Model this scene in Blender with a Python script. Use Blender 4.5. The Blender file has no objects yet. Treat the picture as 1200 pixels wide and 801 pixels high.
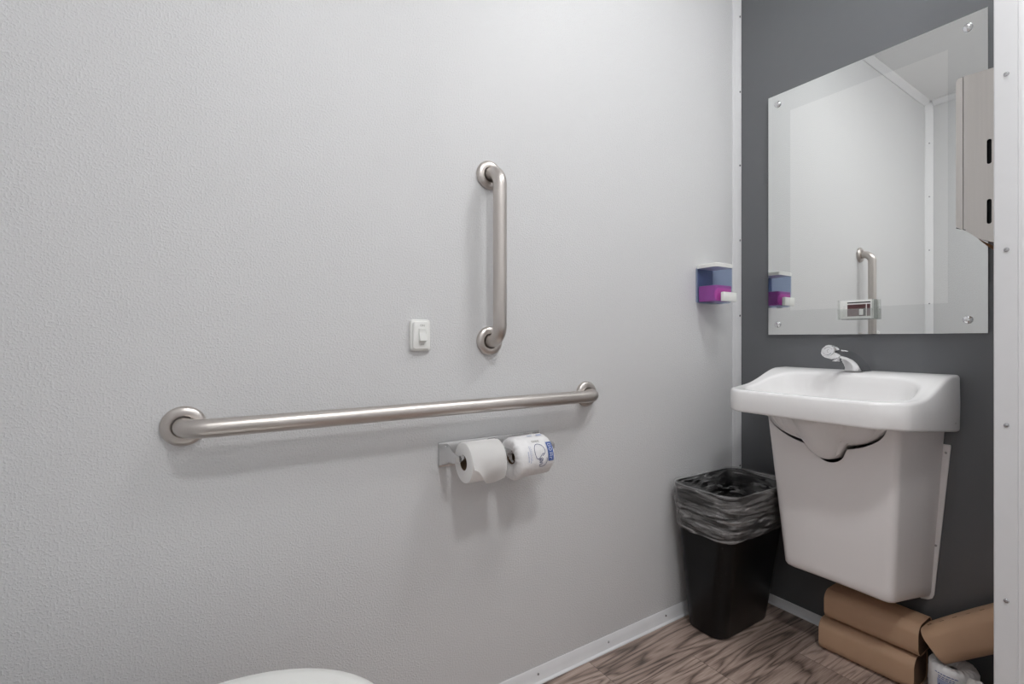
import bpy, bmesh, math, random
from mathutils import Vector, Matrix, noise as mnoise

random.seed(7)
PI = math.pi
scene = bpy.context.scene
COL = scene.collection

# ------------------------------------------------------------------ materials
def new_mat(name):
    m = bpy.data.materials.new(name)
    m.use_nodes = True
    nt = m.node_tree
    return m, nt, nt.nodes['Principled BSDF']

def lin(c):
    c /= 255.0
    return c / 12.92 if c <= 0.04045 else ((c + 0.055) / 1.055) ** 2.4

def rgb(r, g, b):
    return (lin(r), lin(g), lin(b), 1)

def plain(name, col, rough=0.5, metal=0.0, var=0.03, scale=30.0, bump=0.0, bscale=200.0, coat=0.0, spec=0.5):
    """principled material with a faint procedural variation and optional bump"""
    m, nt, b = new_mat(name)
    N, L = nt.nodes, nt.links
    tc = N.new('ShaderNodeTexCoord')
    nz = N.new('ShaderNodeTexNoise'); nz.inputs['Scale'].default_value = scale; nz.inputs['Detail'].default_value = 3
    L.new(tc.outputs['Object'], nz.inputs['Vector'])
    mx = N.new('ShaderNodeMix'); mx.data_type = 'RGBA'
    mx.inputs[6].default_value = tuple(c * (1 - var) for c in col[:3]) + (1,)
    mx.inputs[7].default_value = tuple(min(1, c * (1 + var)) for c in col[:3]) + (1,)
    L.new(nz.outputs['Fac'], mx.inputs[0]); L.new(mx.outputs[2], b.inputs['Base Color'])
    b.inputs['Roughness'].default_value = rough; b.inputs['Metallic'].default_value = metal
    b.inputs['Coat Weight'].default_value = coat
    b.inputs['Specular IOR Level'].default_value = spec
    if bump:
        n2 = N.new('ShaderNodeTexNoise'); n2.inputs['Scale'].default_value = bscale; n2.inputs['Detail'].default_value = 2
        L.new(tc.outputs['Object'], n2.inputs['Vector'])
        bp = N.new('ShaderNodeBump'); bp.inputs['Strength'].default_value = 1.0; bp.inputs['Distance'].default_value = bump
        L.new(n2.outputs['Fac'], bp.inputs['Height']); L.new(bp.outputs['Normal'], b.inputs['Normal'])
    return m

def brushed(name, col, rough, stretch, amp=0.10, spread=0.10):
    """brushed stainless steel: fine streaks along one axis"""
    m, nt, b = new_mat(name)
    N, L = nt.nodes, nt.links
    tc = N.new('ShaderNodeTexCoord')
    mp = N.new('ShaderNodeMapping'); mp.inputs['Scale'].default_value = stretch
    L.new(tc.outputs['Object'], mp.inputs['Vector'])
    nz = N.new('ShaderNodeTexNoise'); nz.inputs['Scale'].default_value = 1; nz.inputs['Detail'].default_value = 4
    L.new(mp.outputs[0], nz.inputs['Vector'])
    mx = N.new('ShaderNodeMix'); mx.data_type = 'RGBA'
    mx.inputs[6].default_value = tuple(c * (1 - amp) for c in col[:3]) + (1,)
    mx.inputs[7].default_value = tuple(min(1, c * (1 + amp)) for c in col[:3]) + (1,)
    L.new(nz.outputs['Fac'], mx.inputs[0]); L.new(mx.outputs[2], b.inputs['Base Color'])
    mr = N.new('ShaderNodeMapRange'); mr.inputs[3].default_value = rough - spread; mr.inputs[4].default_value = rough + spread
    L.new(nz.outputs['Fac'], mr.inputs[0]); L.new(mr.outputs[0], b.inputs['Roughness'])
    b.inputs['Metallic'].default_value = 1.0
    return m

def frp(name, col, dist=0.00070, rough=0.45, scale=235):
    """pebbled fibreglass wall panel"""
    m, nt, b = new_mat(name)
    N, L = nt.nodes, nt.links
    tc = N.new('ShaderNodeTexCoord')
    nz = N.new('ShaderNodeTexNoise'); nz.inputs['Scale'].default_value = scale; nz.inputs['Detail'].default_value = 1.5
    nz.inputs['Roughness'].default_value = 0.45
    L.new(tc.outputs['Object'], nz.inputs['Vector'])
    rp = N.new('ShaderNodeMapRange'); rp.interpolation_type = 'SMOOTHSTEP'
    rp.inputs[1].default_value = 0.46; rp.inputs[2].default_value = 0.70
    L.new(nz.outputs['Fac'], rp.inputs[0])
    bp = N.new('ShaderNodeBump'); bp.inputs['Strength'].default_value = 0.8; bp.inputs['Distance'].default_value = dist
    L.new(rp.outputs[0], bp.inputs['Height']); L.new(bp.outputs['Normal'], b.inputs['Normal'])
    b.inputs['Base Color'].default_value = col; b.inputs['Roughness'].default_value = rough
    b.inputs['Specular IOR Level'].default_value = 0.4
    return m

M = {}
M['wall'] = frp('grey_fibreglass_panel', (0.66, 0.66, 0.665, 1))
M['dark'] = plain('dark_grey_panel', (0.120, 0.124, 0.131, 1), 0.24, var=0.02, spec=0.6, bump=0.00012, bscale=60)
M['white_wall'] = plain('white_panel', (0.87, 0.87, 0.875, 1), 0.45, var=0.01)
M['ceil'] = plain('ceiling_panel', (0.84, 0.84, 0.84, 1), 0.6, var=0.01)
M['trim'] = plain('white_metal_trim', (0.74, 0.74, 0.75, 1), 0.35, var=0.02)
M['alu'] = plain('pale_aluminium_trim', (0.72, 0.72, 0.73, 1), 0.38, var=0.02)
M['base'] = plain('baseboard_trim', (0.78, 0.785, 0.80, 1), 0.4, var=0.06, scale=14)
M['screw'] = plain('steel_screw', (0.55, 0.55, 0.56, 1), 0.25, 1.0, var=0.1)
M['steel_h'] = brushed('brushed_steel_rail', (0.585, 0.545, 0.515, 1), 0.36, (4, 500, 500))
M['steel_v'] = brushed('brushed_steel_upright', (0.585, 0.545, 0.515, 1), 0.36, (500, 500, 4))
M['steel_f'] = brushed('brushed_steel_flange', (0.58, 0.54, 0.51, 1), 0.34, (120, 120, 120), 0.06)
M['chrome'] = plain('chrome', (0.78, 0.78, 0.79, 1), 0.05, 1.0, var=0.02)
M['satin'] = plain('satin_chrome', (0.70, 0.70, 0.70, 1), 0.24, 1.0, var=0.05)
M['dispenser'] = brushed('brushed_dispenser_steel', (0.60, 0.57, 0.54, 1), 0.36, (300, 300, 6), 0.05, 0.05)
M['ceramic'] = plain('white_porcelain', (0.87, 0.86, 0.857, 1), 0.22, var=0.006, spec=0.32)
M['shroud'] = plain('white_moulded_plastic', (0.84, 0.805, 0.797, 1), 0.36, var=0.01)
M['plastic'] = plain('white_plastic', (0.80, 0.80, 0.775, 1), 0.35, var=0.01)
M['black'] = plain('black_plastic', (0.0045, 0.0045, 0.005, 1), 0.30, var=0.1, spec=0.25)
M['tissue'] = plain('white_tissue_paper', (0.91, 0.90, 0.89, 1), 0.9, var=0.015, bump=0.00018, bscale=420)
M['card'] = plain('brown_cardboard', (0.16, 0.10, 0.055, 1), 0.85, var=0.1)
M['wrap'] = plain('printed_white_wrapper', (0.80, 0.79, 0.79, 1), 0.5, var=0.03, scale=60, bump=0.0015, bscale=60)
M['wrap2'] = plain('crumpled_white_wrapper', (0.62, 0.60, 0.58, 1), 0.55, var=0.05, scale=60, bump=0.004, bscale=35)
M['blue'] = plain('blue_ink', (0.075, 0.13, 0.36, 1), 0.5, var=0.05)
M['blue_pale'] = plain('pale_blue_ink', (0.40, 0.45, 0.62, 1), 0.5, var=0.05)
M['navy'] = plain('navy_ink', (0.035, 0.05, 0.17, 1), 0.5, var=0.05)
M['grey_ink'] = plain('grey_ink', (0.36, 0.35, 0.33, 1), 0.6)
M['white_ink'] = plain('white_ink', (0.7, 0.73, 0.8, 1), 0.6)
M['black_ink'] = plain('black_ink', (0.02, 0.018, 0.018, 1), 0.6)
M['red_ink'] = plain('dark_red_print', (0.085, 0.028, 0.030, 1), 0.5, var=0.6, scale=330)
M['kraft'] = plain('brown_kraft_paper', (0.50, 0.325, 0.21, 1), 0.62, var=0.05, scale=18, bump=0.0004, bscale=30)
M['lens'] = None

def kraft_layers():
    m, nt, b = new_mat('folded_kraft_layers')
    N, L = nt.nodes, nt.links
    tc = N.new('ShaderNodeTexCoord')
    w = N.new('ShaderNodeTexWave'); w.bands_direction = 'Z'; w.inputs['Scale'].default_value = 95
    w.inputs['Distortion'].default_value = 1.2; w.inputs['Detail'].default_value = 1
    L.new(tc.outputs['Object'], w.inputs['Vector'])
    cr = N.new('ShaderNodeValToRGB')
    cr.color_ramp.elements[0].color = (0.13, 0.075, 0.045, 1); cr.color_ramp.elements[1].color = (0.31, 0.19, 0.115, 1)
    L.new(w.outputs['Fac'], cr.inputs[0]); L.new(cr.outputs[0], b.inputs['Base Color'])
    b.inputs['Roughness'].default_value = 0.85
    return m
M['layers'] = kraft_layers()

def mirror_mat(name, tint):
    m, nt, b = new_mat(name)
    N, L = nt.nodes, nt.links
    b.inputs['Base Color'].default_value = tint
    b.inputs['Metallic'].default_value = 1.0
    b.inputs['Roughness'].default_value = 0.006
    return m
M['mirror'] = mirror_mat('silvered_glass', (0.90, 0.91, 0.895, 1))
M['mirror_edge'] = mirror_mat('silvered_glass_border', (0.80, 0.815, 0.805, 1))

def film(name, tint, fac, dif, rough=0.18, streak=None):
    """thin see-through plastic: clear film with a little diffuse haze and gloss"""
    m, nt, b = new_mat(name)
    N, L = nt.nodes, nt.links
    out = N['Material Output'] if 'Material Output' in N else [n for n in N if n.type == 'OUTPUT_MATERIAL'][0]
    tr = N.new('ShaderNodeBsdfTransparent'); tr.inputs[0].default_value = tint
    b.inputs['Base Color'].default_value = dif; b.inputs['Roughness'].default_value = rough
    mx = N.new('ShaderNodeMixShader'); mx.inputs[0].default_value = fac
    L.new(tr.outputs[0], mx.inputs[1]); L.new(b.outputs[0], mx.inputs[2]); L.new(mx.outputs[0], out.inputs['Surface'])
    if streak:
        tc = N.new('ShaderNodeTexCoord')
        mp = N.new('ShaderNodeMapping'); mp.inputs['Scale'].default_value = streak
        nz = N.new('ShaderNodeTexNoise'); nz.inputs['Scale'].default_value = 1; nz.inputs['Detail'].default_value = 4; nz.inputs['Distortion'].default_value = 0.8
        L.new(tc.outputs['Object'], mp.inputs['Vector']); L.new(mp.outputs[0], nz.inputs['Vector'])
        mr = N.new('ShaderNodeMapRange'); mr.inputs[1].default_value = 0.40; mr.inputs[2].default_value = 0.72
        mr.inputs[3].default_value = fac * 0.35; mr.inputs[4].default_value = fac * 2.6
        L.new(nz.outputs['Fac'], mr.inputs[0]); L.new(mr.outputs[0], mx.inputs[0])
        bp = N.new('ShaderNodeBump'); bp.inputs['Distance'].default_value = 0.006
        L.new(nz.outputs['Fac'], bp.inputs['Height']); L.new(bp.outputs['Normal'], b.inputs['Normal'])
    return m
M['bag'] = film('clear_bin_liner_film', (0.97, 0.97, 0.97, 1), 0.17, (0.80, 0.79, 0.79, 1), 0.20, (9, 9, 60))
M['tank'] = film('smoky_blue_plastic', (0.84, 0.88, 0.95, 1), 0.09, (0.20, 0.25, 0.36, 1), 0.12)
M['acrylic'] = film('clear_acrylic', (0.93, 0.94, 0.93, 1), 0.16, (0.7, 0.7, 0.7, 1), 0.06)
M['soap'] = plain('magenta_liquid_soap', (0.72, 0.075, 0.42, 1), 0.25, var=0.05, coat=0.3)
M['tank_back'] = plain('slate_blue_plastic', (0.24, 0.28, 0.38, 1), 0.4)

def floor_mat():
    m, nt, b = new_mat('wood_look_vinyl_planks')
    N, L = nt.nodes, nt.links
    def math_(op, a, bb=None, c=None):
        n = N.new('ShaderNodeMath'); n.operation = op
        for i, v in enumerate((a, bb, c)):
            if v is None: continue
            if isinstance(v, (int, float)): n.inputs[i].default_value = v
            else: L.new(v, n.inputs[i])
        return n.outputs[0]
    tc = N.new('ShaderNodeTexCoord'); sp = N.new('ShaderNodeSeparateXYZ')
    L.new(tc.outputs['Object'], sp.inputs[0])
    X, Y = sp.outputs[0], sp.outputs[1]
    W, PL = 0.175, 0.92
    yr = math_('DIVIDE', Y, W); row = math_('FLOOR', yr); fy = math_('SUBTRACT', yr, row)
    off = math_('MULTIPLY_ADD', row, 0.301, 0.828 + 0.301)
    xr = math_('DIVIDE', math_('ADD', X, off), PL); pk = math_('FLOOR', xr); fx = math_('SUBTRACT', xr, pk)
    wn = N.new('ShaderNodeTexWhiteNoise'); wn.noise_dimensions = '2D'
    cv = N.new('ShaderNodeCombineXYZ'); L.new(row, cv.inputs[0]); L.new(pk, cv.inputs[1]); L.new(cv.outputs[0], wn.inputs['Vector'])
    rid = wn.outputs['Value']
    def vec(sx, sy, sz):
        c = N.new('ShaderNodeCombineXYZ')
        L.new(math_('MULTIPLY', X, sx), c.inputs[0]); L.new(math_('MULTIPLY', Y, sy), c.inputs[1]); L.new(math_('MULTIPLY', rid, sz), c.inputs[2])
        return c.outputs[0]
    n1 = N.new('ShaderNodeTexNoise'); n1.inputs['Scale'].default_value = 1; n1.inputs['Detail'].default_value = 2.5; n1.inputs['Distortion'].default_value = 0.25
    L.new(vec(1.1, 9.5, 37.0), n1.inputs['Vector'])
    rings = math_('MULTIPLY_ADD', math_('SINE', math_('MULTIPLY', n1.outputs['Fac'], 82.0)), 0.5, 0.5)
    n2 = N.new('ShaderNodeTexNoise'); n2.inputs['Scale'].default_value = 1; n2.inputs['Detail'].default_value = 3
    L.new(vec(16, 380, 11.0), n2.inputs['Vector'])
    n3 = N.new('ShaderNodeTexNoise'); n3.inputs['Scale'].default_value = 1; n3.inputs['Detail'].default_value = 2
    L.new(vec(2.5, 7, 91.0), n3.inputs['Vector'])
    t = math_('MULTIPLY', math_('POWER', rings, 0.5), 0.36)
    t = math_('MULTIPLY_ADD', n2.outputs['Fac'], 0.62, t)
    t = math_('MULTIPLY_ADD', n3.outputs['Fac'], 0.40, t)
    t = math_('MULTIPLY_ADD', rid, 0.30, math_('SUBTRACT', t, 0.40))
    cr = N.new('ShaderNodeValToRGB')
    e = cr.color_ramp.elements
    e[0].position = 0.10; e[0].color = (0.055, 0.038, 0.031, 1)
    e[1].position = 0.85; e[1].color = (0.60, 0.48, 0.415, 1)
    k = e.new(0.45); k.color = (0.33, 0.245, 0.205, 1)
    L.new(t, cr.inputs[0])
    # seams
    s1 = math_('LESS_THAN', math_('MINIMUM', fy, math_('SUBTRACT', 1.0, fy)), 0.006)
    s2 = math_('LESS_THAN', math_('MINIMUM', fx, math_('SUBTRACT', 1.0, fx)), 0.0011)
    sm = math_('MULTIPLY', math_('MAXIMUM', s1, s2), 0.55)
    mx = N.new('ShaderNodeMix'); mx.data_type = 'RGBA'; mx.inputs[7].default_value = (0.03, 0.02, 0.016, 1)
    L.new(sm, mx.inputs[0]); L.new(cr.outputs[0], mx.inputs[6]); L.new(mx.outputs[2], b.inputs['Base Color'])
    b.inputs['Roughness'].default_value = 0.42
    bp = N.new('ShaderNodeBump'); bp.inputs['Distance'].default_value = 0.0005; bp.inputs['Strength'].default_value = 0.6
    L.new(t, bp.inputs['Height']); L.new(bp.outputs['Normal'], b.inputs['Normal'])
    return m
M['floor'] = floor_mat()

def emit_mat(name, strength, col=(1, 1, 1, 1)):
    m, nt, b = new_mat(name)
    b.inputs['Base Color'].default_value = (0.8, 0.8, 0.8, 1)
    b.inputs['Emission Color'].default_value = col
    b.inputs['Emission Strength'].default_value = strength
    return m

# ------------------------------------------------------------------ object helpers
OFF = {}          # world position of every thing / part (no rotations unless built locally)

def finish(bm, angle=38):
    bmesh.ops.recalc_face_normals(bm, faces=bm.faces)
    ca = math.radians(angle)
    for e in bm.edges:
        if len(e.link_faces) == 2:
            e.smooth = e.calc_face_angle(0) < ca
        else:
            e.smooth = True
    for f in bm.faces: f.smooth = True

def obj(name, bm, mat, parent=None, angle=38, local=False, recalc=True):
    """links ONE mesh object; coordinates are world ones unless local"""
    if recalc: finish(bm, angle)
    off = OFF.get(parent.name, Vector()) if parent else Vector()
    if not local:
        for v in bm.verts: v.co -= off
    me = bpy.data.meshes.new(name)
    bm.to_mesh(me); bm.free()
    for mm in (mat if isinstance(mat, (list, tuple)) else [mat]): me.materials.append(mm)
    o = bpy.data.objects.new(name, me); COL.objects.link(o)
    if parent: o.parent = parent
    OFF[o.name] = Vector(off)
    return o

def rebase(o, loc):
    """gives a single-mesh top-level object its origin at its base"""
    d = Vector(loc)
    for v in o.data.vertices: v.co -= d
    o.location = d
    OFF[o.name] = d.copy()

def tag(o, label, cat, group=None):
    o['label'] = label; o['category'] = cat
    if group: o['group'] = group
    return o

def thing(name, label, cat, loc=(0, 0, 0), group=None):
    o = bpy.data.objects.new(name, None); COL.objects.link(o)
    o.empty_display_size = 0.05
    o.location = loc; OFF[o.name] = Vector(loc)
    return tag(o, label, cat, group)

def struct(name, bm, mat, parent=None, angle=38):
    o = obj(name, bm, mat, parent, angle)
    if parent is None: o['kind'] = 'structure'
    return o

def box(bm, lo, hi, bevel=0.0, seg=2):
    r = bmesh.ops.create_cube(bm, size=1.0)
    vs = r['verts']
    for v in vs:
        v.co = Vector(((lo[i] + hi[i]) / 2 + v.co[i] * (hi[i] - lo[i]) for i in range(3)))
    if bevel:
        es = list({e for v in vs for e in v.link_edges})
        bmesh.ops.bevel(bm, geom=es, offset=bevel, segments=seg, affect='EDGES', profile=0.5)

def bbox(lo, hi, bevel=0.0, seg=2):
    bm = bmesh.new(); box(bm, lo, hi, bevel, seg); return bm

def ring_strip(bm, rings, cap0=False, cap1=False, closed=True):
    V = [[bm.verts.new(p) for p in r] for r in rings]
    n = len(V[0])
    for a, b in zip(V[:-1], V[1:]):
        for i in range(n if closed else n - 1):
            j = (i + 1) % n
            bm.faces.new((a[i], a[j], b[j], b[i]))
    if cap0: bm.faces.new(V[0])
    if cap1: bm.faces.new(V[-1])
    return V

def frame_of(axis):
    a = Vector(axis).normalized()
    h = Vector((0, 0, 1)) if abs(a.z) < 0.9 else Vector((1, 0, 0))
    u = a.cross(h).normalized(); w = u.cross(a).normalized()
    return a, u, w

def lathe(bm, prof, org, axis, n=40, cap0=True, cap1=True):
    a, u, w = frame_of(axis); o = Vector(org)
    rings = [[o + a * h + (u * math.cos(2 * PI * i / n) + w * math.sin(2 * PI * i / n)) * max(r, 1e-5) for i in range(n)] for r, h in prof]
    ring_strip(bm, rings, cap0, cap1)

def tube(bm, pts, rad, n=24, cap=True, scale=None):
    """round tube along a list of points (parallel transported)"""
    pts = [Vector(p) for p in pts]
    T = []
    for i in range(len(pts)):
        a = pts[max(i - 1, 0)]; b = pts[min(i + 1, len(pts) - 1)]
        T.append((b - a).normalized())
    a, u, w = frame_of(T[0])
    rings = []
    for i, p in enumerate(pts):
        t = T[i]
        u = (u - t * u.dot(t)).normalized(); w = t.cross(u)
        r = rad[i] if isinstance(rad, (list, tuple)) else rad
        rings.append([p + (u * math.cos(2 * PI * k / n) + w * math.sin(2 * PI * k / n)) * r for k in range(n)])
    ring_strip(bm, rings, cap, cap)

def rrect(x0, x1, y0, y1, r, n=6):
    """rounded rectangle outline, counter-clockwise"""
    out = []
    for cx, cy, a0 in ((x1 - r, y1 - r, 0), (x0 + r, y1 - r, 90), (x0 + r, y0 + r, 180), (x1 - r, y0 + r, 270)):
        for k in range(n + 1):
            a = math.radians(a0 + 90 * k / n)
            out.append((cx + r * math.cos(a), cy + r * math.sin(a)))
    return out

def plate(outer, holes, thick, place):
    """flat plate with holes (filled 2-D outline, given a thickness); place(u, v, w) -> world point"""
    cu = bpy.data.curves.new('outline', 'CURVE'); cu.dimensions = '2D'; cu.fill_mode = 'BOTH'; cu.extrude = thick / 2
    for loop in [outer] + list(holes):
        s = cu.splines.new('POLY'); s.points.add(len(loop) - 1)
        for p, q in zip(s.points, loop): p.co = (q[0], q[1], 0, 1)
        s.use_cyclic_u = True
    o = bpy.data.objects.new('outline', cu); COL.objects.link(o)
    dg = bpy.context.evaluated_depsgraph_get()
    me = bpy.data.meshes.new_from_object(o.evaluated_get(dg))
    bm = bmesh.new(); bm.from_mesh(me)
    bpy.data.objects.remove(o); bpy.data.curves.remove(cu); bpy.data.meshes.remove(me)
    bmesh.ops.remove_doubles(bm, verts=bm.verts, dist=1e-6)
    for v in bm.verts: v.co = Vector(place(v.co.x, v.co.y, v.co.z))
    return bm

def text_bm(s, size, place, depth=0.0003):
    cu = bpy.data.curves.new('lettering', 'FONT'); cu.body = s; cu.size = size; cu.extrude = depth / 2
    cu.align_x = 'CENTER'; cu.align_y = 'CENTER'; cu.resolution_u = 3
    o = bpy.data.objects.new('lettering', cu); COL.objects.link(o)
    dg = bpy.context.evaluated_depsgraph_get(); dg.update()
    me = bpy.data.meshes.new_from_object(o.evaluated_get(dg))
    bm = bmesh.new(); bm.from_mesh(me)
    bpy.data.objects.remove(o); bpy.data.curves.remove(cu); bpy.data.meshes.remove(me)
    for v in bm.verts: v.co = Vector(place(v.co.x, v.co.y, v.co.z))
    return bm

def screw_bm(p, axis, r=0.0042, h=0.0022):
    bm = bmesh.new()
    lathe(bm, [(r, 0), (r * 0.98, h * 0.35), (r * 0.75, h * 0.85), (r * 0.35, h), (r * 0.3, h * 0.5), (0, h * 0.45)], p, axis, 14, True, False)
    return bm

def sstep(a, b, x):
    t = max(0.0, min(1.0, (x - a) / (b - a)))
    return t * t * (3 - 2 * t)

# ------------------------------------------------------------------ camera (level, wide lens)
cam = bpy.data.cameras.new('camera')
cam.sensor_width = 36; cam.lens = 568 / 1200 * 36
cam.shift_y = -3.5 / 1200
cam.clip_start = 0.02
co = bpy.data.objects.new('camera', cam); COL.objects.link(co)
co.location = (-1.857, -1.174, 1.018)
co.rotation_euler = (PI / 2, 0, math.atan2(0.8425, 0.5388) - PI / 2)
scene.camera = co

# ------------------------------------------------------------------ room shell
RX, RY, RZ = -2.215, -2.05, 2.575       # rear wall, side wall, ceiling
struct('floor', bbox((RX - 0.06, RY - 0.06, -0.05), (0.06, 0.06, 0)), M['floor'])
struct('ceiling', bbox((RX - 0.06, RY - 0.06, RZ), (0.06, 0.06, RZ + 0.05)), M['ceil'])
struct('wall_left', bbox((RX - 0.06, 0, 0), (0.06, 0.06, RZ)), M['wall'])
struct('wall_back', bbox((0, -0.90, 0), (0.06, 0, RZ)), M['dark'])
struct('wall_front', bbox((RX - 0.06, RY - 0.06, 0), (RX, 0, RZ)), M['wall'])
struct('wall_near', bbox((RX, RY - 0.06, 0), (-0.46, RY, RZ)), M['wall'])
struct('wall_right', bbox((-0.458, RY - 0.06, 0), (0.06, -0.8650, RZ)), M['white_wall'])

def prism(bm, poly, place0, place1):
    a = [bm.verts.new(place0(*p)) for p in poly]; b = [bm.verts.new(place1(*p)) for p in poly]
    n = len(poly)
    for i in range(n):
        bm.faces.new((a[i], a[(i + 1) % n], b[(i + 1) % n], b[i]))
    bm.faces.new(a); bm.faces.new(b)

# corner post between the grey and the dark wall
bm = bmesh.new()
poly = [(-0.047, -0.0004), (-0.047, -0.0030), (-0.044, -0.0045), (-0.034, -0.0050), (-0.030, -0.0062), (-0.012, -0.0120), (-0.004, -0.0125), (-0.0006, -0.0110), (-0.0006, -0.0004)]
prism(bm, poly, lambda x, y: (x, y, 0.002), lambda x, y: (x, y, RZ - 0.002))
post = struct('trim_1', bm, M['trim'], angle=25)
for z in (2.329, 2.023, 1.724, 1.419, 1.113, 0.808, 0.503, 0.198):
    obj('screw', screw_bm((-0.0125, -0.0118, z), (-0.3, -1, 0), 0.0042), M['screw'], post)

# metal edge strip on the end of the partition at the right
bm = bmesh.new()
poly = [(x_, y_ - 0.0045) for x_, y_ in [(-0.4585, -0.8945), (-0.4625, -0.8930), (-0.4632, -0.8905), (-0.4632, -0.8605), (-0.4615, -0.8582), (-0.430, -0.8578), (-0.430, -0.8600), (-0.4585, -0.8600)]]
prism(bm, poly, lambda x, y: (x, y, 0.001), lambda x, y: (x, y, RZ - 0.001))
strip = struct('trim_2', bm, M['alu'], angle=25)
for k in range(-2, 5):
    z = 1.2016 + 0.361 * (k - 0)
    if 0.05 < z < RZ: obj('screw', screw_bm((-0.4632, -0.8820, z), (-1, 0, 0), 0.0046, 0.003), M['screw'], strip)
# white jamb cover beyond the strip
struct('trim_3', bbox((-0.4605, -1.05, 0.001), (-0.4583, -0.9030, RZ - 0.001), 0.0006), M['white_wall'])

# corner post and ceiling strips at the far end (seen in the mirror)
bm = bmesh.new()
prism(bm, [(RX + 0.0005, -0.0005), (RX + 0.0005, -0.036), (RX + 0.006, -0.034), (RX + 0.034, -0.006), (RX + 0.036, -0.0005)], lambda x, y: (x, y, 0.002), lambda x, y: (x, y, RZ - 0.002))
far = struct('trim_4', bm, M['trim'], angle=25)
for z in (0.2, 0.55, 0.9, 1.25, 1.6, 1.95, 2.3):
    obj('screw', screw_bm((RX + 0.021, -0.0205, z), (1, -1, 0), 0.0042), M['screw'], far)
bm = bmesh.new()
prism(bm, [(-0.0005, RZ - 0.0005), (-0.0005, RZ - 0.03), (-0.004, RZ - 0.03), (-0.03, RZ - 0.004), (-0.03, RZ - 0.0005)], lambda y, z: (RX + 0.037, y, z), lambda y, z: (-0.013, y, z))
struct('trim_5', bm, M['trim'], angle=25)
bm = bmesh.new()
prism(bm, [(0.0005, RZ - 0.0005), (0.0005, RZ - 0.03), (0.004, RZ - 0.03), (0.03, RZ - 0.004), (0.03, RZ - 0.0005)], lambda x, z: (RX + x, RY + 0.001, z), lambda x, z: (RX + x, -0.037, z))
struct('trim_6', bm, M['trim'], angle=25)

# cove baseboards
cove = [(0.0004, 0.045), (0.0022, 0.046), (0.004, 0.043), (0.006, 0.024), (0.011, 0.008), (0.016, 0.0035), (0.0165, 0.0006), (0.0004, 0.0006)]
bm = bmesh.new()
prism(bm, cove, lambda d, z: (RX + 0.001, -d, z), lambda d, z: (-0.0005, -d, z))
bl = struct('baseboard_left', bm, M['base'], angle=25)
for x in (-1.86, -1.65, -1.44, -1.23, -1.018, -0.735, -0.455, -0.18):
    obj('screw', screw_bm((x, -0.0062, 0.026), (0, -1, 0.25), 0.0036), M['screw'], bl)
bm = bmesh.new()
prism(bm, cove, lambda d, z: (-d, -0.861, z * 0.72), lambda d, z: (-d, -0.0175, z * 0.72))
struct('baseboard_back', bm, M['base'], angle=25)

# ------------------------------------------------------------------ ceiling lights
def ceiling_light(x, y, hs, strength, label):
    t = thing('ceiling_light', label, 'light', (x, y, RZ - 0.001), 'flush ceiling lights')
    z1 = RZ - 0.0012
    outer = rrect(-hs - 0.02, hs + 0.02, -hs - 0.02, hs + 0.02, 0.03); inner = rrect(-hs, hs, -hs, hs, 0.02)
    obj('frame', plate(outer, [inner], 0.012, lambda u, v, w: (x + u, y + v, z1 - 0.006 + w)), M['plastic'], t)
    em = emit_mat('lit_diffuser_%d' % len(bpy.data.materials), strength, (0.982, 0.994, 1.0, 1))
    bm = bmesh.new()
    ring_strip(bm, [[(x + u, y + v, z1 - dz) for u, v in rrect(-hs + q, hs - q, -hs + q, hs - q, 0.03)] for q, dz in ((0.001, 0.001), (0.001, 0.026), (0.005, 0.035), (0.016, 0.041), (0.04, 0.044))], True, True)
    obj('diffuser', bm, em, t)
ceiling_light(-1.42, -1.36, 0.085, 138, 'small square flush ceiling light over the toilet end of the room')
ceiling_light(-0.53, -0.84, 0.13, 42, 'larger square flush ceiling light over the washbasin end of the room')

# ------------------------------------------------------------------ grab bars
def grab_bar(name, label, p0, p1, mat):
    """p0, p1: the two flange centres on the wall y = 0"""
    p0, p1 = Vector(p0), Vector(p1)
    mid = (p0 + p1) / 2
    t = thing(name, label, 'grab bar', (mid.x, 0, mid.z), 'steel grab bars')
    d = (p1 - p0).normalized(); R = 0.042; out = Vector((0, -1, 0)); proj = 0.060
    pts = [p0 + out * 0.004, p0 + out * (proj - R) * 0.6]
    for k in range(11):
        a = PI / 2 * k / 10
        pts.append(p0 + out * (proj - R + R * math.sin(a)) + d * (R - R * math.cos(a)))
    for f in (0.25, 0.5, 0.75):
        pts.append(p0.lerp(p1, f) + out * proj)
    for k in range(11):
        a = PI / 2 * (1 - k / 10)
        pts.append(p1 + out * (proj - R + R * math.sin(a)) - d * (R - R * math.cos(a)))
    pts += [p1 + out * (proj - R) * 0.6, p1 + out * 0.004]
    bm = bmesh.new(); tube(bm, pts, 0.0185, 32)
    obj('rail', bm, mat, t, 50)
    for p in (p0, p1):
        bm = bmesh.new()
        lathe(bm, [(0.0395, 0.0005), (0.0400, 0.004), (0.0392, 0.008), (0.0360, 0.0115), (0.0300, 0.0138), (0.0235, 0.0146), (0.0215, 0.0140), (0.0205, 0.0120)], p, out, 48, True, False)
        obj('flange', bm, M['steel_f'], t, 50)
    return t
grab_bar('grab_bar', 'long horizontal brushed steel grab bar on the grey wall above the toilet rolls', (-1.888, 0, 0.844), (-0.829, 0, 0.844), M['steel_h'])
grab_bar('grab_bar', 'short vertical brushed steel grab bar on the grey wall beside the light switch', (-1.183, 0, 1.013), (-1.183, 0, 1.473), M['steel_v'])

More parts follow.
